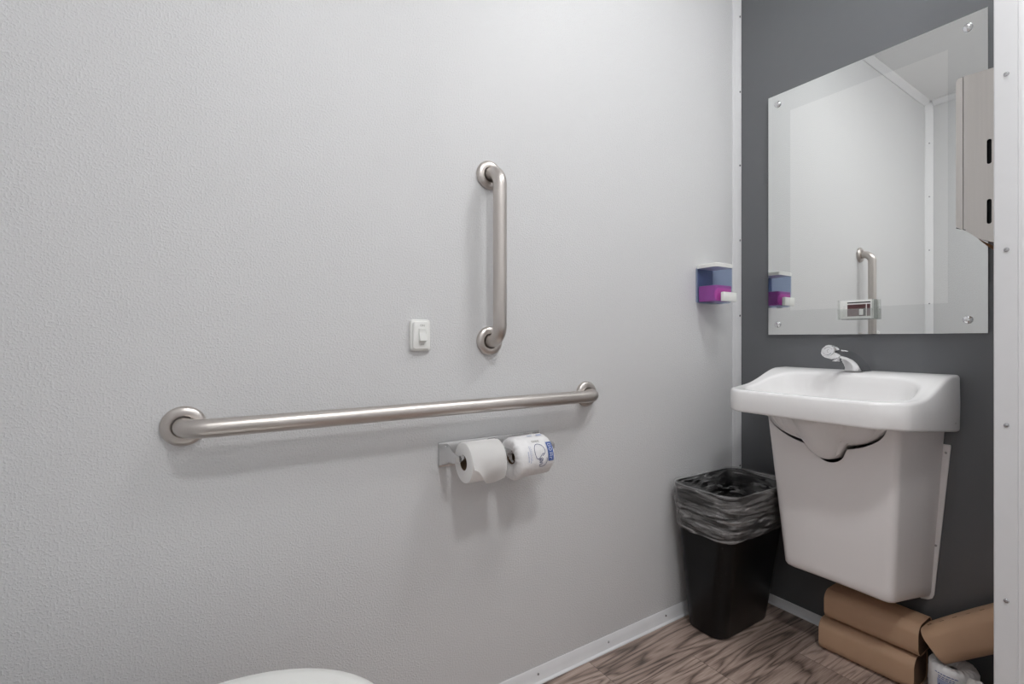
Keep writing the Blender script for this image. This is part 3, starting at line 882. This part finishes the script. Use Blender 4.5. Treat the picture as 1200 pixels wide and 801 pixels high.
u_ = Vector((0, 1, 0)); w_ = ax.cross(u_) * -1
def on_cap(pts, w=0.0012):
    n = len(pts); L_, R_ = [], []
    for i in range(n):
        a = pts[max(0, i - 1)]; b = pts[min(n - 1, i + 1)]
        dx, dy = b[0] - a[0], b[1] - a[1]; l = math.hypot(dx, dy) or 1
        for s, lst in ((1, L_), (-1, R_)):
            lst.append(bm.verts.new(o_ + u_ * (pts[i][0] - s * dy / l * w / 2) + w_ * (pts[i][1] + s * dx / l * w / 2)))
    for i in range(n - 1): bm.faces.new((L_[i], L_[i + 1], R_[i + 1], R_[i]))
on_cap([(0.0125 * math.cos(a), 0.0125 * math.sin(a)) for a in [PI * 0.15 + k * PI * 0.7 / 8 for k in range(9)]])
on_cap([(0.0125 * math.cos(a), 0.0125 * math.sin(a)) for a in [PI * 1.15 + k * PI * 0.7 / 8 for k in range(9)]])
on_cap([(-0.002, 0.006), (0.002, 0.001), (-0.002, -0.005)])
obj('engraved_mark', bm, M['screw'], bt, recalc=False)
bm = bmesh.new(); lathe(bm, [(0.0095, 0), (0.0095, 0.012), (0.0120, 0.0125), (0.0120, 0.0155)], (-0.143, fy, 0.9615), (-0.12, 0, -1), 20)
obj('aerator', bm, M['chrome'], fa)

# ------------------------------------------------------------------ pipe cover under the basin
SXF = -0.250                         # front plane
sh = thing('pipe_cover', 'white tapered plastic pipe cover on the dark wall below the washbasin', 'pipe cover', (0, -0.455, 0.222))
def shroud_yz(z):
    """left / right y at height z on the front plane and at the wall"""
    t = (z - 0.29) / (0.745 - 0.29)
    return (-0.314 + (-0.257 + 0.314) * t, -0.612 + (-0.626 + 0.612) * t, -0.290 + 0.03 * t, -0.626 + (-0.655 + 0.626) * t)
bm = bmesh.new()
NV = 44
def column(frac_to_point, ztop, zbot):
    return [frac_to_point(zbot + (ztop - zbot) * k / 24) for k in range(25)]
cols = []
def top_limit(x, y):
    return min(0.7435, under_z(x, y) - 0.007, 0.7435)
# left cheek, front face, right cheek as one wrapped sheet of columns
def section_pt(s, z):
    """s in 0..1 around the U-shaped section at height z"""
    yl, yr, wl, wr = shroud_yz(z)
    zb = 0.29
    rc = 0.022
    P = round_poly([(-0.0065, wl), (SXF, yl), (SXF, yr), (-0.0065, wr)], [0.0, rc, rc, 0.0], 6)
    P = P[6:-6] if False else P
    # remove the doubled end points and walk by arc length
    Q = [Vector(P[0])]
    for p in P[1:]:
        if (Vector(p) - Q[-1]).length > 1e-6: Q.append(Vector(p))
    L_ = [0]
    for a, b in zip(Q[:-1], Q[1:]): L_.append(L_[-1] + (b - a).length)
    d = s * L_[-1]
    for i in range(len(Q) - 1):
        if d <= L_[i + 1] + 1e-9:
            t = (d - L_[i]) / (L_[i + 1] - L_[i]); q = Q[i].lerp(Q[i + 1], t); return q
    return Q[-1]
NS = 150
bmv = []
for i in range(NS + 1):
    s = i / NS
    q = section_pt(s, 0.70)
    # top edge follows the underside of the bowl with a finger's gap
    zt = min(0.770, min(under_z(q.x + d, q.y) for d in (-0.004, 0.0, 0.004)) - 0.0095)
    col = []
    for k in range(21):
        # height along the sheet, bottom rounded off towards the floor of the cover
        f = k / 20
        qq = section_pt(s, 0.29)
        zb = 0.252 + (0.292 - 0.252) * (-qq.x / 0.25)
        z = zb + (zt - zb) * f
        p = section_pt(s, z)
        col.append(bm.verts.new((p.x, p.y, z)))
    # rounded bottom lip
    q0 = section_pt(s, 0.29)
    c = Vector((-0.10, -0.47))
    lip = []
    for ins, dz in ((0.006, -0.008), (0.016, -0.013), (0.05, -0.016)):
        dirv = (c - Vector((q0.x, q0.y))); l = dirv.length
        p = Vector((q0.x, q0.y)) + dirv / l * min(ins, l * 0.8)
        if q0.x > -0.03: p.x = min(p.x, -0.0065) if p.x > -0.0065 else p.x
        zb = 0.252 + (0.292 - 0.252) * (-q0.x / 0.25)
        lip.append(bm.verts.new((p.x, p.y, zb + dz)))
    bmv.append((list(reversed(lip)) + col))
for a, b in zip(bmv[:-1], bmv[1:]):
    for j in range(len(a) - 1): bm.faces.new((a[j], b[j], b[j + 1], a[j + 1]))
# floor of the cover
bm.faces.new([c[0] for c in bmv])
bmesh.ops.remove_doubles(bm, verts=bm.verts, dist=1e-6)
finish(bm, 60)
sheet = obj('cover_shell', bm, M['shroud'], sh, 60)
# mounting flanges against the wall, right one in view with its two screws
def flange(side):
    # (y, z) outline
    if side > 0:
        o2 = [(-0.625, 0.232), (-0.602, 0.228), (-0.588, 0.245), (-0.600, 0.285), (-0.652, 0.690), (-0.651, 0.702), (-0.668, 0.703), (-0.6705, 0.690), (-0.640, 0.255)]
        o2 = [(-0.616, 0.230), (-0.600, 0.226), (-0.585, 0.234), (-0.590, 0.285), (-0.640, 0.690), (-0.640, 0.706), (-0.6685, 0.7065), (-0.6690, 0.700), (-0.6310, 0.250), (-0.6260, 0.237)]
    else:
        o2 = [(-0.300, 0.230), (-0.320, 0.226), (-0.335, 0.234), (-0.322, 0.285), (-0.272, 0.690), (-0.272, 0.706), (-0.250, 0.7065), (-0.250, 0.700), (-0.284, 0.250), (-0.288, 0.237)]
    return plate(o2, [], 0.004, lambda u, v, w: (-0.0035 + w, u, v))
for s in (1, -1):
    fl = obj('wall_flange', flange(s), M['shroud'], sh)
    for y, z in ((-0.658, 0.682), (-0.6345, 0.40), (-0.620, 0.262)) if s > 0 else ((-0.262, 0.682), (-0.305, 0.262)):
        obj('screw', screw_bm((-0.0055, y, z), (-1, 0, 0), 0.0036), M['screw'], fl)

for o in [fa] + list(bpy.data.objects):
    if o.type == 'MESH' and (o.parent == fa or (o.parent and o.parent.parent == fa)):
        for v in o.data.vertices:          # the spout reaches well over the bowl and is turned a little to the corner
            dx = v.co.x
            v.co.x = 0.007 + dx * 1.30; v.co.y += -0.011 - 0.17 * dx

# ------------------------------------------------------------------ waste bin and liner
def lerp(a, b, t): return a + (b - a) * t
BT, TT, BH = (-0.398, -0.100, -0.186, -0.040), (-0.455, -0.085, -0.268, -0.024), 0.512
def can_ring(z, out=0.0, n=8, r=None):
    t = z / BH
    x0, x1, y0, y1 = (lerp(a, b, t) for a, b in zip(BT, TT))
    rr = lerp(0.046, 0.048, t) if r is None else r
    return [(x, y, z) for x, y in rrect(x0 - out, x1 + out, y0 - out, y1 + out, rr + out, n)]
wb = thing('waste_bin', 'tall black plastic waste bin in the corner under the washbasin', 'waste bin', (-0.25, -0.113, 0.0006))
bm = bmesh.new()
def up(ring, dz): return [(x, y, z + dz) for x, y, z in ring]
ring_strip(bm, [can_ring(0.0006, -0.006), can_ring(0.003, -0.002), can_ring(0.008, 0.0), can_ring(0.25), can_ring(BH - 0.014), can_ring(BH - 0.012, 0.003), can_ring(BH - 0.003, 0.003), can_ring(BH, 0.001), can_ring(BH, -0.003), can_ring(0.25, -0.0035), can_ring(0.012, -0.0035)], True, True)
obj('bin_body', bm, M['black'], wb, 40)
# liner: inside, over the rim, hanging outside
NR = 22
def dense(ring):
    out = []
    n = len(ring)
    for i in range(n):
        a = Vector(ring[i]); b = Vector(ring[(i + 1) % n]); k = max(1, int((b - a).length / 0.004))
        for j in range(k): out.append(a.lerp(b, j / k))
    return out
base_ring = dense(can_ring(BH, 0.0))
cxy = Vector((-0.27, -0.146, 0))
def liner_pt(p, z, out, amp, seed):
    t = z / BH
    # the bin tapers: move towards the centre with height
    shx = lerp(0.0, 1.0, t)
    q = Vector((p.x, p.y, 0))
    x0, x1, y0, y1 = (lerp(a, b, t) for a, b in zip(BT, TT)); X0, X1, Y0, Y1 = TT
    q.x = x0 + (p.x - X0) / (X1 - X0) * (x1 - x0); q.y = y0 + (p.y - Y0) / (Y1 - Y0) * (y1 - y0)
    d = (Vector((q.x, q.y, 0)) - cxy); d.z = 0; dn = d.normalized()
    w = mnoise.noise(Vector((q.x * 22, q.y * 22 + seed, z * 70))) * 0.5 + 0.5
    w2 = mnoise.noise(Vector((q.x * 70 + 5, q.y * 70, z * 45 + seed)))
    rg = 1 - abs(mnoise.noise(Vector((q.x * 9 + 3, q.y * 9 + z * 6, z * 95 + seed * 3 + 14 * (q.x - q.y)))))
    ox = out + amp * 0.7 * w + amp * 0.25 * max(0, w2) + abs(amp) * 0.8 * rg ** 7
    q += dn * ox
    q.y = min(q.y, -0.0055) if z < 0.06 else min(q.y, -0.001)
    q.z = z
    return q
rings = []
levels = [(0.20, -0.006, -0.006), (0.26, -0.006, -0.008), (0.33, -0.0055, -0.008), (0.40, -0.005, -0.010), (0.46, -0.0045, -0.008), (0.49, -0.004, -0.005), (0.505, -0.004, -0.003), (0.5135, -0.003, -0.001),
          (0.5165, 0.001, 0.001), (0.5165, 0.0045, 0.002), (0.512, 0.0060, 0.003), (0.500, 0.0055, 0.005), (0.485, 0.005, 0.007), (0.468, 0.004, 0.008), (0.450, 0.004, 0.008), (0.432, 0.004, 0.008), (0.414, 0.004, 0.008), (0.396, 0.004, 0.007), (0.380, 0.004, 0.006), (0.368, 0.004, 0.004), (0.362, 0.005, 0.003), (0.357, 0.006, 0.002), (0.356, 0.0045, 0.002)]
fine = [levels[0]]
for (za, oa, aa), (zb, ob, ab) in zip(levels[:-1], levels[1:]):
    k = max(1, int(abs(za - zb) / 0.0045))
    fine += [(lerp(za, zb, i / k), lerp(oa, ob, i / k), lerp(aa, ab, i / k)) for i in range(1, k + 1)]
for z, o_, amp in fine:
    rings.append([liner_pt(p, z + (0.003 * mnoise.noise(Vector((p.x * 25, p.y * 25, 3.3))) if z > 0.50 or z < 0.37 else 0), o_, amp, 1.7) for p in base_ring])
bm = bmesh.new(); ring_strip(bm, rings)
ln = obj('bin_liner', bm, M['bag'], None, 80)
rebase(ln, (-0.27, -0.146, 0.20))
tag(ln, 'clear plastic bin liner folded over the rim of the black bin', 'bin liner')

# ------------------------------------------------------------------ brown paper towel packs
def towel_pack(label, origin, rot, size, group='brown paper towel packs on the floor'):
    """origin = middle of the bottom face; long axis local y"""
    lx, ly, lz = size
    t = thing('paper_towel_pack', label, 'paper towel pack', origin, group)
    t.rotation_euler = rot
    r = min(0.026, lz * 0.3)
    bm = bmesh.new()
    rings = []
    for ye in (-ly / 2, -ly / 2 + 0.002, -ly / 4, 0, ly / 4, ly / 2 - 0.002, ly / 2):
        sag = 0.0025 * math.cos(PI * ye / ly)
        o2 = []
        for x, z in rrect(-lx / 2, lx / 2, 0.0, lz, r, 7):
            # the front edge (towards -x) is a soft fold
            f = 1.0 if x < 0 else 0.3
            o2.append((x - f * 0.006 * math.sin(PI * z / lz), ye, z + (sag if z > lz * 0.6 else 0)))
        rings.append(o2)
    inn = [[(x * 0.985, y, lz * 0.5 + (z - lz * 0.5) * 0.975) for x, y, z in rr] for rr in reversed(rings)]
    ring_strip(bm, rings + inn + [rings[0]])
    bmesh.ops.remove_doubles(bm, verts=bm.verts, dist=1e-6)
    obj('wrapper', bm, M['kraft'], t, 50, local=True)
    bm = bmesh.new()
    rings = []
    for ye in (-ly / 2 + 0.003, ly / 2 - 0.003):
        rings.append([(x * 0.975, ye, lz * 0.5 + (z - lz * 0.5) * 0.96) for x, _, z in [(p[0] - (0.006 * math.sin(PI * p[1] / lz) * (1.0 if p[0] < 0 else 0.3)), 0, p[1]) for p in rrect(-lx / 2, lx / 2, 0.0, lz, r, 7)]])
    ring_strip(bm, rings, True, True)
    obj('towel_stack', bm, M['layers'], t, 50, local=True)
    return t
towel_pack('lower brown paper towel pack lying on the floor below the pipe cover', (-0.0840, -0.498, 0.0008), (0, 0, math.radians(2.5)), (0.118, 0.250, 0.098))
towel_pack('upper brown paper towel pack stacked on another below the pipe cover', (-0.078, -0.509, 0.1035), (0, 0, math.radians(1.5)), (0.112, 0.246, 0.092))
tp = towel_pack('tilted brown paper towel pack leaning on the white rolls at the partition', (-0.092, -0.789, 0.200), (math.radians(-40), 0, math.radians(0)), (0.105, 0.245, 0.092))
for k in range(6):
    y = 0.098 - 0.036 * k
    obj('perforation', bbox((-0.0265, y - 0.006, 0.0935), (-0.0257, y + 0.006, 0.0945 + 0.0005)), M['card'], tp, local=True)

# ------------------------------------------------------------------ spare wrapped rolls by the partition
def standing_roll(label, c, tilt, seed, mat, crumple, L=0.106):
    t = thing('toilet_roll', label, 'toilet roll', c, 'spare wrapped toilet rolls on the floor')
    t.rotation_euler = tilt
    bm = wrapped_roll('w', '', '', lambda h, a, r: (r * math.cos(a), r * math.sin(a), 0.0075 + h), seed=seed, r=0.0530, L=L, pucker=0.014, crumple=crumple)
    obj('wrapper', bm, mat, t, 60, local=True)
    return t
r1_ = standing_roll('spare wrapped toilet roll with blue print standing under the tilted brown pack', (-0.098, -0.700, 0.0008), (0, 0, 0), 5, M['wrap'], 0.0012)
def st_surf(h, s, lift):
    a = math.radians(165) + s / 0.053
    r = 0.0536 + lift
    return (r * math.cos(a), r * math.sin(a), 0.0075 + h)
bm = bmesh.new()
for q, (h, s0, s1) in enumerate(((0.093, -0.012, 0.034), (0.086, -0.004, 0.030), (0.081, -0.004, 0.032))):
    s = s0
    while s < s1:
        l_ = random.uniform(0.004, 0.009); ribbon(bm, [(h, s), (h, s + l_ / 2), (h, s + l_)], 0.0022, st_surf); s += l_ + 0.0015
obj('small_print', bm, M['blue'], r1_, local=True, recalc=False)
bm = bmesh.new(); patch(bm, 0.050, 0.078, -0.006, 0.034, st_surf)
pnl = obj('pale_panel', bm, M['blue_pale'], r1_, local=True, recalc=False)
bm = bmesh.new()
for stroke in ([(0.067, 0.000), (0.062, -0.002), (0.056, 0.000)], [(0.066, 0.004), (0.056, 0.004)], [(0.066, 0.004), (0.0655, 0.009), (0.061, 0.010), (0.061, 0.004)], [(0.061, 0.010), (0.056, 0.011), (0.056, 0.004)],
               [(0.066, 0.016), (0.066, 0.022), (0.061, 0.020), (0.056, 0.022), (0.056, 0.015)], [(0.074, 0.027), (0.070, 0.025), (0.068, 0.027), (0.071, 0.029), (0.074, 0.027)]):
    ribbon(bm, stroke, 0.0022, st_surf, 0.0021)
obj('lettering', bm, M['navy'], pnl, local=True, recalc=False)
standing_roll('crumpled white wrapped toilet roll in front of the blue printed spare roll', (-0.232, -0.776, 0.022), (math.radians(14), math.radians(-18), 0), 11, M['wrap2'], 0.012, 0.126)

# ------------------------------------------------------------------ toilet (only its lid shows)
TY = -0.420
to = thing('toilet', 'white toilet with closed lid below the long grab bar', 'toilet', (RX + 0.26, TY, 0.0006))
def egg(xb, xf, hw, z, n=48, back=0.75):
    """plan outline: squarish back, elliptic front"""
    xm = xf - 0.24 * (hw / 0.19)
    out = []
    for k in range(n):
        a = 2 * PI * k / n
        c, s = math.cos(a), math.sin(a)
        if c >= 0: x = xm + (xf - xm) * c; y = hw * s
        else: x = xm + (xm - xb) * c if False else xm - (xm - xb) * abs(c) ** 0.6; y = hw * (abs(s) ** 0.55) * (1 if s > 0 else -1)
        out.append((x, TY + y, z))
    return out
XB = RX + 0.004
bm = bmesh.new()
ring_strip(bm, [egg(XB + 0.02, -1.72, 0.115, 0.0006), egg(XB + 0.02, -1.715, 0.118, 0.015), egg(XB + 0.02, -1.74, 0.105, 0.10), egg(XB + 0.01, -1.72, 0.120, 0.22), egg(XB + 0.004, -1.66, 0.155, 0.32), egg(XB + 0.002, -1.630, 0.178, 0.3800), egg(XB, -1.622, 0.183, 0.4020), egg(XB + 0.004, -1.626, 0.178, 0.4080)], True, True)
obj('bowl', bm, M['ceramic'], to, 60)
bm = bmesh.new()
ring_strip(bm, [egg(XB + 0.075, -1.616, 0.184, 0.4090), egg(XB + 0.070, -1.610, 0.189, 0.4130), egg(XB + 0.070, -1.610, 0.189, 0.4230), egg(XB + 0.075, -1.616, 0.184, 0.4275)], True, True)
obj('seat', bm, M['plastic'], to, 60)
bm = bmesh.new()
ring_strip(bm, [egg(XB + 0.064, -1.614, 0.186, 0.4285), egg(XB + 0.060, -1.604, 0.195, 0.4320), egg(XB + 0.060, -1.604, 0.195, 0.4410), egg(XB + 0.064, -1.612, 0.187, 0.4465), egg(XB + 0.080, -1.632, 0.168, 0.4500), egg(XB + 0.13, -1.70, 0.10, 0.4520)], True, True)
obj('lid', bm, M['plastic'], to, 60)
for s in (-1, 1):
    bm = bmesh.new(); lathe(bm, [(0.010, -0.02), (0.010, 0.02)], (XB + 0.050, TY + s * 0.075, 0.4230), (0, 1, 0), 16)
    obj('hinge', bm, M['plastic'], to)

# ------------------------------------------------------------------ world and view
w = bpy.data.worlds.new('world'); scene.world = w; w.use_nodes = True
w.node_tree.nodes['Background'].inputs[0].default_value = (0.8, 0.8, 0.8, 1)
w.node_tree.nodes['Background'].inputs[1].default_value = 0.3
vs = scene.view_settings
vs.view_transform = 'Standard'; vs.look = 'None'; vs.gamma = 1.0; vs.use_curve_mapping = False
vs.exposure = 0.09
scene.cycles.use_denoising = True
scene.cycles.max_bounces = 12; scene.cycles.diffuse_bounces = 8; scene.cycles.glossy_bounces = 6; scene.cycles.transparent_max_bounces = 16
scene.cycles.sample_clamp_indirect = 6
